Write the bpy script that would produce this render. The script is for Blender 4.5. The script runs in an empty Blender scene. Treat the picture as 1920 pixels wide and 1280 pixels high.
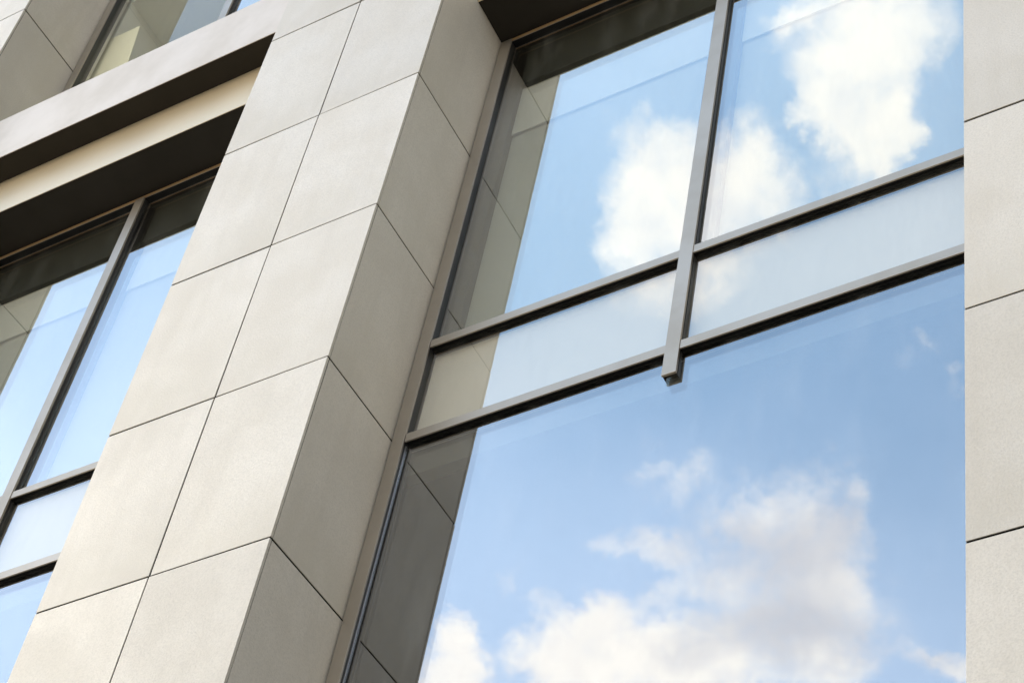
import bpy, bmesh, math, random
from mathutils import Vector, Matrix
R = math.radians
random.seed(7)
S = bpy.context.scene
C = S.collection
Z0 = 7.1                                    # height of the reference joint above the pavement

# ------------------------------------------------------------------ camera
cam_d = bpy.data.cameras.new('camera'); cam = bpy.data.objects.new('camera', cam_d); C.objects.link(cam)
RC = ((0.910071, 0.409329, 0.064966),(-0.189796, 0.550959, -0.812663),(-0.368441, 0.727251, 0.579101))
mw = Matrix(((RC[0][0], -RC[1][0], -RC[2][0], 4.3660), (RC[0][1], -RC[1][1], -RC[2][1], -3.8203), (RC[0][2], -RC[1][2], -RC[2][2], -5.5076 + Z0), (0, 0, 0, 1)))
cam.matrix_world = mw
cam_d.lens = 62.9928; cam_d.shift_x = -0.23781; cam_d.shift_y = 0.54657
cam_d.sensor_width = 36; cam_d.clip_start = 0.05; cam_d.clip_end = 3000
cam_d.dof.use_dof = True; cam_d.dof.focus_distance = 8.0; cam_d.dof.aperture_fstop = 10.0
S.camera = cam

# ------------------------------------------------------------------ sun direction, sky with clouds
SUN_AZ, SUN_EL = -104, 55                    # azimuth measured from the facade's outward normal (-Y), negative to the left
sd = Vector((math.sin(R(SUN_AZ))*math.cos(R(SUN_EL)), -math.cos(R(SUN_AZ))*math.cos(R(SUN_EL)), math.sin(R(SUN_EL))))
W = bpy.data.worlds.new("World"); S.world = W; W.use_nodes = True
nt = W.node_tree; nt.nodes.clear()
def N(t, **kw):
    n = nt.nodes.new(t)
    for k, v in kw.items(): setattr(n, k, v)
    return n
def L(a, b): nt.links.new(a, b)
def math_(op, a, b=None, clamp=False):
    n = N('ShaderNodeMath', operation=op, use_clamp=clamp)
    for i, v in enumerate((a, b)):
        if v is None: continue
        if isinstance(v, (int, float)): n.inputs[i].default_value = v
        else: L(v, n.inputs[i])
    return n.outputs[0]
def dot_(v, c):
    n = N('ShaderNodeVectorMath', operation='DOT_PRODUCT'); L(v, n.inputs[0]); n.inputs[1].default_value = c
    return n.outputs['Value']
def mrange(v, a, b, c=0, d=1, smooth=True):
    n = N('ShaderNodeMapRange'); n.interpolation_type = 'SMOOTHSTEP' if smooth else 'LINEAR'
    L(v, n.inputs['Value'])
    for k, x in zip(('From Min', 'From Max', 'To Min', 'To Max'), (a, b, c, d)): n.inputs[k].default_value = x
    return n.outputs['Result']
def noise(vec, scale, detail, rough=.55, dist=0.0):
    n = N('ShaderNodeTexNoise'); L(vec, n.inputs['Vector'])
    n.inputs['Scale'].default_value = scale; n.inputs['Detail'].default_value = detail
    n.inputs['Roughness'].default_value = rough; n.inputs['Distortion'].default_value = dist
    return n
def mixc(f, a, b):
    n = N('ShaderNodeMix', data_type='RGBA')
    if isinstance(f, (int, float)): n.inputs[0].default_value = f
    else: L(f, n.inputs[0])
    for i, v in ((6, a), (7, b)):
        if isinstance(v, tuple): n.inputs[i].default_value = v
        else: L(v, n.inputs[i])
    return n.outputs[2]
sky = N('ShaderNodeTexSky', sky_type='NISHITA'); sky.sun_disc = False
sky.sun_elevation = R(SUN_EL); sky.sun_rotation = math.atan2(sd.x, sd.y)
sky.air_density = 1.0; sky.dust_density = 0.5; sky.ozone_density = 1.0
tc = N('ShaderNodeTexCoord'); D = tc.outputs['Generated']
# a patch of sky round azimuth -32, elevation 50 carries the cloud group the windows mirror; (u, v) are gnomonic sky coordinates
AZ, EL = R(-32), R(50)
e0 = Vector((math.sin(AZ)*math.cos(EL), -math.cos(AZ)*math.cos(EL), math.sin(EL)))
er = e0.cross(Vector((0, 0, 1))).normalized(); eu = er.cross(e0)
d0 = dot_(D, e0); d0c = math_('MAXIMUM', d0, 0.05)
cx = N('ShaderNodeCombineXYZ'); L(math_('DIVIDE', dot_(D, er), d0c), cx.inputs[0]); L(math_('DIVIDE', dot_(D, eu), d0c), cx.inputs[1])
UV = cx.outputs[0]
w1 = noise(UV, 24, 9, .66)
wv = N('ShaderNodeVectorMath', operation='SUBTRACT'); L(w1.outputs['Color'], wv.inputs[0]); wv.inputs[1].default_value = (.5, .5, .5)
ws = N('ShaderNodeVectorMath', operation='SCALE'); L(wv.outputs[0], ws.inputs[0]); ws.inputs["Scale"].default_value = 0.05
wa = N('ShaderNodeVectorMath', operation='ADD'); L(UV, wa.inputs[0]); L(ws.outputs[0], wa.inputs[1])
WUV = wa.outputs[0]
CLOUDS= [(-0.0664, 0.1968, 0.041, 0.0268, 2.796, 1.0), (-0.0525, 0.1703, 0.0251, 0.0189, -2.375, 0.9), (-0.0802, 0.1641, 0.0192, 0.0264, -2.722, 1.0), (-0.0939, 0.1579, 0.0134, 0.0109, 2.99, 0.8), (-0.0628, 0.1589, 0.0161, 0.0202, -2.463, 0.8), (-0.0818, 0.1461, 0.0126, 0.0091, 2.991, 0.7), (-0.0853, 0.2086, 0.0261, 0.0202, 2.989, 0.6), (-0.0271, 0.2051, 0.0162, 0.0066, 2.667, 0.55), (-0.034, 0.1635, 0.0094, 0.0077, 2.99, 0.6), (-0.0981, 0.2232, 0.0165, 0.015, 2.988, 0.35), (-0.0531, 0.2187, 0.0328, 0.0125, 2.988, 0.7), (0.0368, 0.1202, 0.0264, 0.0288, 2.991, 0.8), (0.0403, 0.0933, 0.0237, 0.0238, 2.664, 0.85), (0.0255, 0.1298, 0.0221, 0.0182, 2.665, 0.6), (-0.0157, 0.136, 0.0236, 0.0222, -3.129, 0.9), (-0.0108, 0.1116, 0.0308, 0.0237, 2.992, 0.8), (0.0117, 0.1109, 0.0251, 0.0317, 2.992, 0.8), (-0.0341, 0.1257, 0.014, 0.0183, 2.991, 0.45), (0.0094, 0.0738, 0.0476, 0.0242, 2.662, 0.5), (0.1056, -0.1371, 0.0134, 0.022, 2.655, 1.0), (0.1127, -0.1546, 0.0266, 0.0179, 3.001, 1.0), (0.0398, -0.1174, 0.0266, 0.0191, 2.654, 1.0), (0.0493, -0.1366, 0.0385, 0.0209, 3.0, 1.0), (0.0087, -0.1278, 0.0445, 0.0329, 3.0, 0.95), (-0.0299, -0.1253, 0.0417, 0.0269, 3.0, 0.85), (-0.0714, -0.1015, 0.0507, 0.0327, -3.11, 0.85), (-0.0987, -0.1216, 0.027, 0.015, 3.001, 0.6), (-0.0711, -0.0603, 0.0384, 0.032, -2.942, 0.8), (-0.0955, -0.0451, 0.0221, 0.0173, -2.945, 0.55), (-0.0952, -0.0249, 0.0103, 0.0171, -3.117, 0.35), (-0.0918, -0.0778, 0.0207, 0.0265, 2.999, 0.6), (-0.0388, -0.0417, 0.0262, 0.0114, 2.827, 0.45), (0.0022, -0.065, 0.0321, 0.0115, 3.084, 0.5), (-0.0263, -0.0784, 0.0235, 0.0146, 2.999, 0.5), (0.002, -0.0883, 0.0206, 0.0099, 2.999, 0.4), (0.0879, -0.0963, 0.0153, 0.0069, 2.149, 0.28), (0.0221, -0.0136, 0.0127, 0.0084, 2.996, 0.14), (0.0187, -0.0286, 0.0116, 0.0068, 2.997, 0.18), (-0.0069, -0.0235, 0.0226, 0.0103, 1.967, 0.22), (0.0335, -0.0725, 0.0146, 0.0063, 2.998, 0.3), (-0.1178, 0.06, 0.0115, 0.006, -3.123, 0.24), (-0.1359, 0.0561, 0.0098, 0.0071, 2.994, 0.22), (-0.1139, 0.0484, 0.0098, 0.011, -2.79, 0.16), (-0.1395, 0.0439, 0.0075, 0.0138, 2.995, 0.2), (-0.1471, -0.1027, 0.0181, 0.0089, -3.025, 0.55), (-0.1665, -0.109, 0.0182, 0.0119, -3.024, 0.6), (0.0628, -0.1103, 0.0147, 0.0088, 2.999, 0.4), (-0.0503, -0.0401, 0.0668, 0.0375, 2.741, 0.3), (0.0124, -0.032, 0.0347, 0.017, 2.657, 0.16), (-0.1201, -0.0856, 0.0327, 0.0416, 2.999, 0.2), (-0.023, 0.199, 0.0242, 0.0102, 2.586, 0.35), (-0.0582, 0.1346, 0.0251, 0.0158, -2.966, 0.25), (0.0496, 0.1443, 0.022, 0.0154, 2.99, 0.25), (0.0683, -0.1008, 0.0176, 0.007, 2.827, 0.3)]
SHADES= [(-0.0989, 0.203, 0.0193, 0.0305, 2.989, 0.5), (-0.0334, 0.1853, 0.0165, 0.0152, 2.989, 0.5), (-0.0611, 0.169, 0.0111, 0.0154, 2.99, 0.3), (0.035, 0.1388, 0.0193, 0.0129, 2.99, 0.55), (-0.0143, 0.1068, 0.0252, 0.0158, 2.992, 0.55), (0.0409, 0.0985, 0.0167, 0.0185, 2.992, 0.35), (-0.0333, 0.1308, 0.0139, 0.0157, 2.991, 0.5), (-0.0657, -0.0639, 0.0471, 0.0291, 2.998, 0.85), (-0.0568, -0.1036, 0.0356, 0.0207, 3.0, 0.8), (-0.0891, -0.099, 0.0387, 0.0238, 3.0, 0.85), (-0.097, -0.0362, 0.0264, 0.023, 2.998, 0.8), (-0.0313, -0.0515, 0.0292, 0.0173, 2.998, 0.7), (-0.0169, -0.1182, 0.0208, 0.0148, 3.0, 0.35), (0.0025, -0.0622, 0.0234, 0.0115, 2.998, 0.3), (-0.1565, -0.1043, 0.024, 0.015, 3.0, 0.4)]

def blobs(lst, vec):
    acc = None
    for (u, v, ru, rv, th, w) in lst:
        m = N('ShaderNodeMapping', vector_type='TEXTURE'); L(vec, m.inputs['Vector'])
        m.inputs['Location'].default_value = (u, v, 0); m.inputs['Rotation'].default_value = (0, 0, th)
        m.inputs['Scale'].default_value = (ru*1.35, rv*1.35, 1)
        ln = N('ShaderNodeVectorMath', operation='LENGTH'); L(m.outputs[0], ln.inputs[0])
        r = mrange(ln.outputs['Value'], 0.1, 1.0, w, 0)
        # soft union: 1-(1-a)(1-b)
        acc = math_('SUBTRACT', 1.0, r) if acc is None else math_('MULTIPLY', acc, math_('SUBTRACT', 1.0, r))
    return math_('SUBTRACT', 1.0, acc)
front = math_('GREATER_THAN', d0, 0.06)
den = math_('MULTIPLY', blobs(CLOUDS, WUV), front)
n2 = noise(UV, 30, 8, .62, .3)
n4 = noise(UV, 120, 8, .65, .2)
den2 = math_('ADD', den, math_('MULTIPLY', math_('SUBTRACT', n2.outputs['Fac'], .5), .6))
den2 = math_('ADD', den2, math_('MULTIPLY', math_('SUBTRACT', n4.outputs['Fac'], .5), .6))
den2 = math_('MULTIPLY', den2, mrange(den, 0.02, .25))
cov = mrange(den2, .0, .98)
shade = math_('MULTIPLY', blobs(SHADES, WUV), front)
# broad bright haze bank to the left, towards the sun, boosted for sheen on the panels
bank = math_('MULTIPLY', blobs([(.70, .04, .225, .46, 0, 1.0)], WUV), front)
# unseen bright cloud band, added low opposite the facade to light its front
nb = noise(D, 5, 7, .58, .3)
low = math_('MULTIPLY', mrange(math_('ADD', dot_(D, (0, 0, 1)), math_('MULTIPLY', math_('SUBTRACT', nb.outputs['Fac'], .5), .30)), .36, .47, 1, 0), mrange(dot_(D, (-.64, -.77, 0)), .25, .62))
# unseen clouds over the rest of the sky, thickened rightward to dim pier sides
n3 = noise(D, 2.6, 7, .58, .4)
inpatch = math_('MULTIPLY', mrange(math_('ABSOLUTE', math_('SUBTRACT', dot_(UV, (1, 0, 0)), .13)), .44, .7, 1, 0), mrange(math_('ABSOLUTE', dot_(UV, (0, 1, 0))), .24, .45, 1, 0))
inpatch = math_('MULTIPLY', inpatch, front)
rest = math_('MULTIPLY', mrange(math_('ADD', n3.outputs['Fac'], math_('MULTIPLY', dot_(D, (1, 0, 0)), .16)), .42, .60, 0, .92), math_('SUBTRACT', 1.0, inpatch))
cov = math_('MAXIMUM', cov, rest)
veil = noise(UV, 7, 4, .5); sepv = N('ShaderNodeSeparateXYZ'); L(UV, sepv.inputs[0])
SKYMUL, VEIL, CLOUD = 1.0, (.70, .80, .93, 1), (1, .975, .94, 1)
SKY_STRENGTH = 0.15; EXPOSURE = 1.35; SUN_E = 2.0; SUN_ANGLE = 12
SKYTINT = (.90, 1.17, 1.13, 1)
SKYTINT2 = (.72, .86, .88, 1)
VEILMIN, VEILMAX, VEILC = .14, .28, (4.7, 5.9, 7.9, 1)
CLOUDC, SHADEC = (7.6, 7.4, 7.2, 1), (4.4, 4.6, 5.2, 1)
CLOUDTOP, SHADETOP = (5.6, 5.55, 5.5, 1), (4.4, 4.7, 5.2, 1)
RESTC = (1.05, 1.03, .97, 1)
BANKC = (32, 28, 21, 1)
LOWFILLC = (8.1, 7.5, 6.6, 1)

skyt = N('ShaderNodeMix', data_type='RGBA', blend_type='MULTIPLY'); skyt.inputs[0].default_value = 1; L(sky.outputs[0], skyt.inputs[6]); L(mixc(mrange(sepv.outputs[0], .08, .42, 0, 1), SKYTINT, SKYTINT2), skyt.inputs[7])
vf = math_('ADD', mrange(veil.outputs['Fac'], .35, .7, VEILMIN, VEILMAX, False), mrange(sepv.outputs[1], .08, -.14, 0, .5))
pale = mixc(vf, skyt.outputs[2], VEILC)
ccol = mixc(math_('MULTIPLY', shade, 1.0), CLOUDC, SHADEC)
cgain = mrange(sepv.outputs[1], -.02, .15, 0, 1)
ccol = mixc(math_('MULTIPLY', shade, 1.0), mixc(cgain, CLOUDC, CLOUDTOP), mixc(cgain, SHADEC, SHADETOP))
ccol = mixc(math_('MULTIPLY', mrange(n2.outputs['Fac'], .42, .62, .28, 0), mrange(shade, 0, .3, .5, 1)), ccol, SHADEC)
ccol = mixc(rest, ccol, RESTC); col = mixc(cov, pale, ccol); col = mixc(bank, col, BANKC); col = mixc(low, col, LOWFILLC)
bg = N('ShaderNodeBackground'); L(col, bg.inputs['Color']); bg.inputs['Strength'].default_value = SKY_STRENGTH
wo = N('ShaderNodeOutputWorld'); L(bg.outputs[0], wo.inputs['Surface'])

# ------------------------------------------------------------------ sun
sun_d = bpy.data.lights.new('sun', 'SUN'); sun = bpy.data.objects.new('sun', sun_d); C.objects.link(sun)
sun_d.energy = SUN_E; sun_d.angle = R(SUN_ANGLE); sun_d.color = (1, .93, .82)
sun.rotation_euler = (-sd).to_track_quat('-Z', 'Y').to_euler(); sun.location = (-10, -10, 30)
S.view_settings.view_transform = 'Standard'; S.view_settings.look = 'None'; S.view_settings.gamma = 1
S.view_settings.exposure = EXPOSURE; S.view_settings.use_curve_mapping = False
S.render.engine = 'CYCLES'
W.cycles.sampling_method = 'MANUAL'; W.cycles.sample_map_resolution = 512
S.cycles.max_bounces = 7; S.cycles.transparent_max_bounces = 16; S.cycles.glossy_bounces = 5; S.cycles.diffuse_bounces = 3
S.cycles.sample_clamp_indirect = 6; S.cycles.caustics_reflective = True

# ------------------------------------------------------------------ materials
def mat(name):
    global nt
    m = bpy.data.materials.new(name); m.use_nodes = True; nt = m.node_tree; nt.nodes.clear()
    out = N('ShaderNodeOutputMaterial'); return m, out
def bsdf(base, rough, metal=0.0, spec=.5):
    b = N('ShaderNodeBsdfPrincipled')
    if isinstance(base, tuple): b.inputs['Base Color'].default_value = base
    else: L(base, b.inputs['Base Color'])
    if isinstance(rough, (int, float)): b.inputs['Roughness'].default_value = rough
    else: L(rough, b.inputs['Roughness'])
    b.inputs['Metallic'].default_value = metal; b.inputs['Specular IOR Level'].default_value = spec
    return b
def bump(h, strength, dist):
    b = N('ShaderNodeBump'); L(h, b.inputs['Height']); b.inputs['Strength'].default_value = strength; b.inputs['Distance'].default_value = dist
    return b.outputs[0]
def scaled(vec, s):
    m = N('ShaderNodeMapping'); L(vec, m.inputs['Vector']); m.inputs['Scale'].default_value = s; return m.outputs[0]
def objvec():
    """object coordinates shifted by the object's own random number, so no two panels share their grain"""
    t = N('ShaderNodeTexCoord'); oi = N('ShaderNodeObjectInfo')
    c = N('ShaderNodeCombineXYZ'); r = math_('MULTIPLY', oi.outputs['Random'], 37.0)
    L(r, c.inputs[0]); L(r, c.inputs[1]); L(r, c.inputs[2])
    a = N('ShaderNodeVectorMath', operation='ADD'); L(t.outputs['Object'], a.inputs[0]); L(c.outputs[0], a.inputs[1])
    return a.outputs[0], t.outputs['Object'], oi.outputs['Random']

def stone(name, light, dark, warm, rough):
    m, out = mat(name)
    v, o, rnd = objvec()
    big = noise(v, 2.2, 5, .6, .3).outputs['Fac']
    streak = noise(scaled(v, (9, 9, .7)), 1.0, 5, .6).outputs['Fac']
    grain = noise(v, 120, 3, .65).outputs['Fac']
    c = mixc(mrange(big, .3, .72, 0, 1), light, dark)
    c = mixc(mrange(streak, .42, .74, 0, .55), c, warm)
    c = mixc(mrange(grain, .38, .70, 0, .52), c, (dark[0]*.8, dark[1]*.8, dark[2]*.8, 1))
    sep = N('ShaderNodeSeparateXYZ'); L(o, sep.inputs[0])
    grime = math_('MULTIPLY', mrange(sep.outputs[2], -.05, -.6, 0, .6), mrange(noise(scaled(v, (3, 3, 1.2)), 1.3, 5, .6).outputs['Fac'], .3, .62))
    c = mixc(grime, c, (.51, .465, .375, 1))
    hs = N('ShaderNodeHueSaturation'); L(c, hs.inputs['Color']); L(mrange(rnd, 0, 1, .94, 1.05, False), hs.inputs['Value'])
    pores = mrange(noise(v, 420, 2, .5).outputs['Fac'], .3, .45, 0, 1)
    h = math_('ADD', math_('MULTIPLY', noise(v, 95, 4, .65).outputs['Fac'], 1.4), math_('MULTIPLY', pores, .3))
    h2 = math_('ADD', h, math_('MULTIPLY', noise(v, 1.6, 2, .5).outputs['Fac'], .7))
    b = bsdf(hs.outputs[0], mrange(big, .3, .7, rough, rough+.09), 0, .72)
    L(bump(h2, .6, .0032), b.inputs['Normal'])
    L(b.outputs[0], out.inputs[0]); return m
M_FRONT = stone('pale_cladding', (.64, .592, .508, 1), (.585, .538, .455, 1), (.55, .50, .415, 1), .42)
M_SIDE = M_FRONT

def metal(name, base, rough, metallic=.6, brushed=(3, 3, 60), var=.15, bs=.0002, spec=.5):
    m, out = mat(name)
    v, o, rnd = objvec()
    f = noise(scaled(v, brushed), 3, 4, .6).outputs['Fac']
    g = noise(v, 2.3, 4, .6).outputs['Fac']
    c = mixc(mrange(g, .3, .7, 0, 1), base, (base[0]*(1-var), base[1]*(1-var), base[2]*(1-var*1.1), 1))
    b = bsdf(c, mrange(g, .3, .7, rough, rough+.08), metallic, spec)
    L(bump(f, .25, bs), b.inputs['Normal']); L(b.outputs[0], out.inputs[0]); return m
M_CAP = metal('anodised_bronze', (.385, .34, .28, 1), .38, .65)
M_DARK = metal('dark_anodised', (.045, .043, .040, 1), .38, .2, spec=.35)
M_GASKET = metal('black_gasket', (.008, .008, .008, 1), .6, 0, spec=.2)
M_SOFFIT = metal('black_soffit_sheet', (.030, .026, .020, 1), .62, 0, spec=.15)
M_LEDGE = metal('pale_ledge_metal', (.62, .555, .48, 1), .45, .1)
M_GOLD = metal('champagne_metal', (.76, .62, .41, 1), .31, .45, brushed=(.5, 3, 3), var=.06, bs=.0, spec=.6)
M_TRIM = metal('warm_bronze_trim', (.50, .31, .15, 1), .35, .55)
M_CORE = metal('joint_gasket_backing', (.005, .0045, .004, 1), .9, 0, spec=.02)  # black gasket fill that shows in the panel joints
M_BEAD = metal('bright_bead', (.62, .62, .64, 1), .25, .8)

def plain(name, base, rough=.7, n=3.0, var=.1, spec=.3):
    m, out = mat(name); v, o, rnd = objvec()
    c = mixc(noise(v, n, 4, .6).outputs['Fac'], base, (base[0]*(1-var), base[1]*(1-var), base[2]*(1-var), 1))
    b = bsdf(c, rough, 0, spec); L(b.outputs[0], out.inputs[0]); return m
M_PLASTER = plain('interior_plaster', (.88, .87, .80, 1))
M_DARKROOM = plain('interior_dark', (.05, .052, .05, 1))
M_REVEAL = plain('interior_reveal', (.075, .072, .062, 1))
M_CEIL = plain('interior_ceiling', (.90, .90, .82, 1))
M_CREAM = plain('cream_blind', (.92, .88, .68, 1))
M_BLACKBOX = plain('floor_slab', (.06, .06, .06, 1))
M_BLIND = plain('roller_blind', (.50, .51, .49, 1), .8, 60, .06)
M_BLIND2 = plain('white_blind', (.68, .68, .66, 1), .8, 60, .06)

def glass(name, refl, tint, gl=(1, 1, 1, 1), wob=.0006):
    m, out = mat(name)
    t = N('ShaderNodeTexCoord')
    geo = N('ShaderNodeNewGeometry')
    tr = N('ShaderNodeBsdfTransparent'); tr.inputs[0].default_value = tint
    g = N('ShaderNodeBsdfGlossy'); g.inputs['Roughness'].default_value = 0.0; g.inputs['Color'].default_value = gl
    L(bump(noise(t.outputs['Object'], 1.1, 2, .5).outputs['Fac'], 1.0, wob), g.inputs['Normal'])
    lw = N('ShaderNodeFresnel'); lw.inputs[0].default_value = 1.5
    f = math_('ADD', refl-.05, lw.outputs[0], True)
    f = math_('MULTIPLY', f, math_('SUBTRACT', 1.0, geo.outputs['Backfacing']))
    df = N('ShaderNodeBsdfDiffuse'); df.inputs['Color'].default_value = (.62, .62, .58, 1)
    film = N('ShaderNodeMixShader'); L(tr.outputs[0], film.inputs[1]); L(df.outputs[0], film.inputs[2])
    smear = noise(scaled(t.outputs['Object'], (5, 5, 1.1)), 1.6, 3, .65).outputs['Fac']
    L(mrange(smear, .45, .78, .0, .028), film.inputs[0])
    mx = N('ShaderNodeMixShader'); L(f, mx.inputs[0]); L(film.outputs[0], mx.inputs[1]); L(g.outputs[0], mx.inputs[2])
    L(mx.outputs[0], out.inputs[0]); return m
M_GLASS = glass('coated_glass', .265, (.95, .955, .93, 1))
M_GLASS2 = glass('inner_glass', .14, (.95, .955, .93, 1))
M_SPGLASS = glass('spandrel_glass', .24, (.97, .97, .95, 1), (1, .965, .92, 1))
M_CLEAR = glass('clear_glass', -.03, (.97, .97, .94, 1))
SP_BASE = (.66, .64, .575, 1)

M_SPAN = plain('spandrel_backing', SP_BASE, .6, 2.0, .04, .2)

def paving():
    m, out = mat('paving'); t = N('ShaderNodeTexCoord')
    br = N('ShaderNodeTexBrick'); L(t.outputs['Object'], br.inputs['Vector']); br.inputs['Scale'].default_value = 1.6
    br.inputs['Color1'].default_value = (.27, .24, .20, 1); br.inputs['Color2'].default_value = (.23, .205, .17, 1); br.inputs['Mortar'].default_value = (.06, .06, .06, 1)
    br.inputs['Mortar Size'].default_value = .012
    c = mixc(mrange(noise(t.outputs['Object'], .7, 6).outputs['Fac'], .3, .7, 0, .4), br.outputs['Color'], (.10, .10, .095, 1))
    b = bsdf(c, .85, 0, .3); L(b.outputs[0], out.inputs[0]); return m
M_PAVE = paving()

# ------------------------------------------------------------------ mesh helpers (coordinates: z = 0 at the reference joint)
def box(bm, x0, x1, y0, y1, z0, z1, bev=0.0):
    vs = [bm.verts.new((x, y, z)) for x in (x0, x1) for y in (y0, y1) for z in (z0, z1)]
    fs = [bm.faces.new([vs[i] for i in q]) for q in ((0, 1, 3, 2), (4, 6, 7, 5), (0, 4, 5, 1), (2, 3, 7, 6), (0, 2, 6, 4), (1, 5, 7, 3))]
    if bev:
        es = list({e for f in fs for e in f.edges})
        bmesh.ops.bevel(bm, geom=es, offset=bev, segments=2, profile=.5, affect='EDGES')
def obj(name, bm, m, parent, loc=None):
    bmesh.ops.recalc_face_normals(bm, faces=bm.faces)
    me = bpy.data.meshes.new(name); bm.to_mesh(me); bm.free()
    o = bpy.data.objects.new(name, me); C.objects.link(o); me.materials.append(m)
    o.location = loc if loc else ((0, 0, Z0) if parent is root else (0, 0, 0))
    if parent: o.parent = parent
    return o
def parts(name, boxes, m, parent, bev=0.0):
    bm = bmesh.new()
    for b in boxes: box(bm, *b, bev)
    return obj(name, bm, m, parent)

root = bpy.data.objects.new('office_building', None); C.objects.link(root); root.empty_display_size = 2
root['label'] = 'pale stone clad office building with recessed windows mirroring a cloudy blue sky'
root['category'] = 'building'

# ------------------------------------------------------------------ ground
bm = bmesh.new()
vs = [bm.verts.new(p) for p in ((-900, -900, 0), (900, -900, 0), (900, 900, 0), (-900, 900, 0))]; bm.faces.new(vs)
gm = bpy.data.meshes.new('ground'); bm.to_mesh(gm); bm.free(); gm.materials.append(M_PAVE)
go = bpy.data.objects.new('ground', gm); C.objects.link(go); go['kind'] = 'structure'

# ------------------------------------------------------------------ piers
ROWS = [-7.1, -6.0, -4.8, -3.6, -2.4, -1.2, 0, 1.2, 2.4, 3.6, 4.8, 6.04, 7.28, 8.50, 9.72, 10.94]
PW = 1.3034; TH = .014; GAPZ = .0115; GAPX = .0085
cache = {}
def panel_mesh(kind, w, h):
    k = (kind, round(w, 4), round(h, 4))
    if k not in cache:
        bm = bmesh.new()
        if kind == 'front': box(bm, -w/2, w/2, 0, TH, -h/2, h/2, .0010)
        else: box(bm, -.015, .015, -w/2, w/2, -h/2, h/2, .0016)
        bmesh.ops.recalc_face_normals(bm, faces=bm.faces)
        me = bpy.data.meshes.new('cladding_panel'); bm.to_mesh(me); bm.free(); me.materials.append(M_FRONT); cache[k] = me
    return cache[k]
def panel(kind, w, h, loc, parent):
    o = bpy.data.objects.new('cladding_panel', panel_mesh(kind, w, h)); C.objects.link(o); o.parent = parent; o.location = loc
    t = .0022
    o.rotation_euler = (random.uniform(-t, t), 0, random.uniform(-t, t)) if kind == 'front' else (0, random.uniform(-t, t)*.6, random.uniform(-t, t)*.6)
YD = .535
def pier(xr, label):
    xl = xr - PW
    p = parts('pier', [(xl+.0035, xr-.0035, .0035, 1.1, ROWS[0], ROWS[-1]-.02)], M_CORE, root)
    if label: p['label'] = label
    mid = xr - .6534
    for z0, z1 in zip(ROWS[:-1], ROWS[1:]):
        h = z1 - z0 - GAPZ; zc = (z0+z1)/2
        for a, b in ((xl, mid-GAPX/2), (mid+GAPX/2, xr)):
            panel('front', b-a, h, ((a+b)/2, 0, zc), p)
        ys = TH + .004
        for s in (1, -1):
            x = xr - .015 if s == 1 else xl + .015
            panel('side', YD-ys, h, (x, (ys+YD)/2, zc), p)
    # coping on top
    parts('coping', [(xl-.03, xr+.03, -.03, 1.1, ROWS[-1], ROWS[-1]+.08)], M_LEDGE, p, .004)
    return p
X_MAIN = (0.0, 3.0802); X_LEFT = (-4.2534, -1.3034); X_FARL = (-8.5068, -5.5568); X_RIGHT = (4.3836, 7.4638)
pier(0.0, 'two panel wide pier between the left window bay and the large mirrored window')
pier(3.0802+PW, 'pier on the right side of the large mirrored window')
pier(-4.2534, 'pier beyond the left window bay, with a sunlit edge')
pier(-8.5068, None); pier(7.4638+PW, None)

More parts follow.
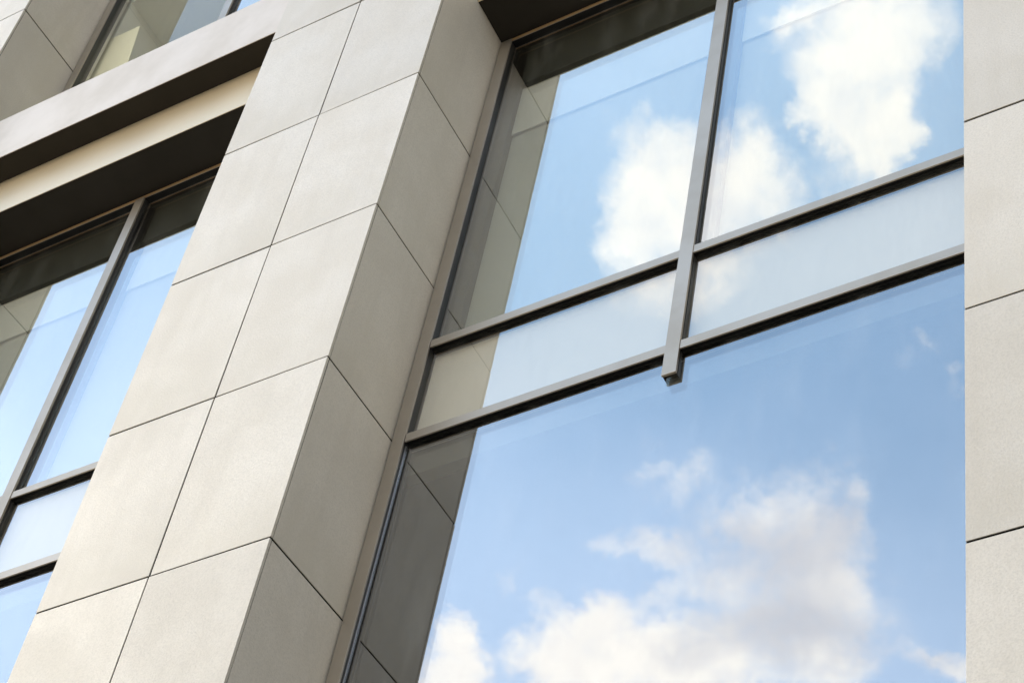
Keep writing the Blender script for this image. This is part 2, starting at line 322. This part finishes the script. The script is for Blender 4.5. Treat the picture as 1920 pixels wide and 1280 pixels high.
# ------------------------------------------------------------------ windows
F, G = .522, .553
JI = .083
HEAD = 4.7432
PERIOD = 8.4
def window(xL, xR, m0, m1, dz, z_low, kind, label):
    a, b = xL+JI, xR-JI
    top = HEAD+dz
    # perimeter frame: caps in bronze, carried by the frame mesh itself
    caps = [(xL+.009, a, F, F+.010, z_low, top+.024), (b, xR-.009, F, F+.010, z_low, top+.024), (a, b, F+.006, F+.0102, top+.002, top+.020)]
    fr = parts('window', caps, M_CAP, root, .0012)
    if label: fr['label'] = label
    d = .0035
    for j0, j1 in ((xL+.009+d, a-d), (b+d, xR-.009-d)): parts('jamb', [(j0, j1, F+.010, .60, z_low, top+.02)], M_DARK, fr)
    parts('head_trim', [(a, b, F+.001, F+.0055, top, top+.022)], M_TRIM, fr, .0012)
    parts('head_gasket', [(a, b, F+.010, .60, top+d, top+.02)], M_GASKET, fr)
    parts('shadow_gap', [(xL, xL+.012, .540, .62, z_low, top+.1), (xR-.012, xR, .540, .62, z_low, top+.1), (xL+.012, xR-.012, .552, .62, top+.02, top+.06)], M_GASKET, fr)
    def transom(z0, z1):
        for p, q in ((a+.005, m0), (m1, b-.005)):
            t = parts('transom', [(p, q, F+.002, F+.0095, z0, z1)], M_CAP, fr, .0010)
            parts('transom_gasket', [(p-.02, q+.02, G+.0065, .5915, z0+.001, z1-.001), (p, q, F+.0095, F+.018, z0+.003, z1-.003), (p, q, F+.018, G+.004, z0+.008, z1-.008), (p, q, G-.007, G+.004, z0+.001, z0+.008)], M_GASKET, fr)
    zm = .9854+dz if kind == 'main' else z_low
    if kind == 'main':
        transom(1.8631+dz, 1.9196+dz); transom(1.1487+dz, 1.2068+dz)
    mu = parts('mullion', [(m0, m1, F-.002, F+.010, zm, top+.0)], M_CAP, fr, .0012)
    parts('mullion_body', [(m0+.003, m0+.008, F+.010, G+.004, zm+.002, top), (m1-.008, m1-.003, F+.010, F+.019, zm+.002, top), (m1-.007, m1-.0015, F+.0215, G+.004, zm+.002, top),
                           (m0+.008, m1-.008, F+.016, G+.004, zm+.022, top), (m0+.002, m1-.002, G+.0292 if kind != 'main' else G+.0064, .5912, max(zm+.022, 1.2+dz), 1.87+dz if kind == 'main' else top)], M_DARK, fr)
    # panes: an outer and an inner leaf
    def pane(x0, x1, z0, z1, name='glass_pane'):
        bm = bmesh.new(); box(bm, x0, x1, G, G+.006, z0, z1); o = obj(name, bm, M_GLASS, fr)
        bm = bmesh.new(); box(bm, x0, x1, G+.022, G+.028, z0, z1); obj(name, bm, M_GLASS2, fr)
    e = .003
    if kind == 'main':
        pane(a-d+.001, (m0+m1)/2-.004, 1.89+dz, top); pane((m0+m1)/2+.004, b+d-.001, 1.89+dz, top)
        pane(a-d+.001, b+d-.001, z_low, 1.18+dz)
        for p, q in ((a-d+.001, (m0+m1)/2-.004), ((m0+m1)/2+.004, b+d-.001)):
            bm = bmesh.new(); box(bm, p, q, G, G+.006, 1.182+dz, 1.888+dz); sp = obj('spandrel_glass', bm, M_SPGLASS, fr)
            parts('spandrel_panel', [(p, q, .592, .597, 1.15+dz, 1.92+dz)], M_SPAN, fr)
        parts('glazing_bead', [(a-d, a-d+.004, G-.006, G-.001, z_low, 1.145+dz)], M_BEAD, fr)
        # what stands behind the glass: dark inner reveals, blinds in the upper panes
        parts('inner_reveal', [(xL, xL+.168, .60, .66, 1.95+dz, top-.02), (m0-.055, m1+.055, .60, .66, 1.95+dz, top-.02), (xR-.168, xR, .60, .66, 1.95+dz, top-.02),
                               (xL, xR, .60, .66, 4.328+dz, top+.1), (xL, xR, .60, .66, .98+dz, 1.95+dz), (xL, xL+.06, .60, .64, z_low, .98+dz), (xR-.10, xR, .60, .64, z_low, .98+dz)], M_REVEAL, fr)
        for p, q in ((xL+.168, m0-.055), (m1+.055, xR-.168)):
            parts('roller_blind', [(p, q, .645, .648, 1.95+dz, 4.328+dz)], M_BLIND, fr)
            parts('blind_pelmet', [(p+.001, q-.001, .628, .632, 3.855+dz, 4.328+dz)], M_BLIND2, fr)
    else:
        for p, q, nm in ((a-d+.001, (m0+m1)/2-.004, 'clear'), ((m0+m1)/2+.004, b+d-.001, 'mirror')):
            bm = bmesh.new(); box(bm, p, q, G, G+.006, z_low, top)
            obj('glass_pane', bm, M_CLEAR if nm == 'clear' else M_GLASS, fr)
        parts('inner_reveal', [(xL, xL+.045, .60, .64, z_low, top), (xR-.13, xR, .60, .66, z_low, top)], M_PLASTER, fr)
        zc = 8.49 if dz > 0 else top-.1
        parts('interior_ceiling', [(xL, (m0+m1)/2+.02, .66, 3.2, zc, zc+.05)], M_CEIL, fr)
        parts('interior_wall', [(xL+.0, xL+.05, .66, 3.2, z_low, zc)], M_PLASTER, fr)
        parts('interior_floor', [(xL+.05, xR-.05, .66, 3.2, z_low+.0, z_low+.03)], M_CEIL, fr)  # white floor added to bounce daylight up to the ceiling
        parts('room_wall', [(xL+.05, xR-.05, 3.2, 3.25, z_low, zc)], M_PLASTER, fr)
    return fr
LT = 5.79
M_L = (-2.775, -2.7015)
window(*X_MAIN, 1.4874, 1.561, 0, LT-PERIOD+.0, 'main', 'large window between the piers, mirroring clouds')
window(*X_LEFT, *M_L, 0, LT-PERIOD, 'main', 'window left of the middle pier, under the double ledge')
up = window(*X_LEFT, *M_L, 5.95, LT, 'upper', 'upper left window with its lit room showing through')
window(*X_MAIN, 1.4874, 1.561, 5.95, LT, 'upper', None)
for X in (X_FARL, X_RIGHT):
    c = (X[0]+X[1])/2
    window(*X, c-.036, c+.037, 0, LT-PERIOD, 'main', None)
    window(*X, c-.036, c+.037, 5.95, LT, 'upper', None)
for X in (X_FARL, X_LEFT, X_MAIN, X_RIGHT):
    c = (X[0]+X[1])/2
    window(*X, c-.036, c+.037, -PERIOD, -7.05, 'main', None)
# cream blind inside the upper left window
bm = bmesh.new()
q = [(-3.925, 7.93), (-4.30, 7.95), (-4.30, 6.3), (-3.70, 6.3), (-3.85, 7.36)]
f = [bm.verts.new((x, .655, z)) for x, z in q]; g_ = [bm.verts.new((x, .659, z)) for x, z in q]
bm.faces.new(f); bm.faces.new(g_[::-1])
for i in range(5): bm.faces.new((f[i], g_[i], g_[(i+1) % 5], f[(i+1) % 5]))
o = obj('interior_blind', bm, M_CREAM, up); o['label'] = 'cream blind lit behind the glass'

# ------------------------------------------------------------------ ledges and lintels
def ledge(X, dz, label):
    a, b = X[0]+.001, X[1]-.001
    p = parts('ledge', [(a, b, .11, .114, 5.212+dz, LT+dz), (a, b, .114, .62, LT-.004+dz, LT+dz+.0005)], M_LEDGE, root, .0008)
    if label: p['label'] = label
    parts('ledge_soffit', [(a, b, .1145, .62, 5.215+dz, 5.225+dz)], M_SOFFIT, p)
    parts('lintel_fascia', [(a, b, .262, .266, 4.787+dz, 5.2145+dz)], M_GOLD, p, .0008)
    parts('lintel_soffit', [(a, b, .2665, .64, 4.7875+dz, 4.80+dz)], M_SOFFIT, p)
for X, n in ((X_LEFT, 'pale ledge above the left window with a champagne lintel below it'), (X_MAIN, None), (X_FARL, None), (X_RIGHT, None)):
    ledge(X, 0, n); ledge(X, -PERIOD, None)
# ------------------------------------------------------------------ body of the building behind the facade
xa, xb = X_FARL[0]+.01, X_RIGHT[1]-.01
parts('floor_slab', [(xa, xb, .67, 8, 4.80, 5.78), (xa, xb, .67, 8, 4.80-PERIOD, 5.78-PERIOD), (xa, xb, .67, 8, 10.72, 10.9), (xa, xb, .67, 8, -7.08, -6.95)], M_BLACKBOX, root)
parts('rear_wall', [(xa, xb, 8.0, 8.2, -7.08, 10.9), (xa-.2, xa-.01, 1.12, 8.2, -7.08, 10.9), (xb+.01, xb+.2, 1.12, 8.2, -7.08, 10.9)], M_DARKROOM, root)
parts('upper_wall', [(X[0], X[1], .60, .66, 10.75, 10.93) for X in (X_FARL, X_LEFT, X_MAIN, X_RIGHT)], M_DARK, root)
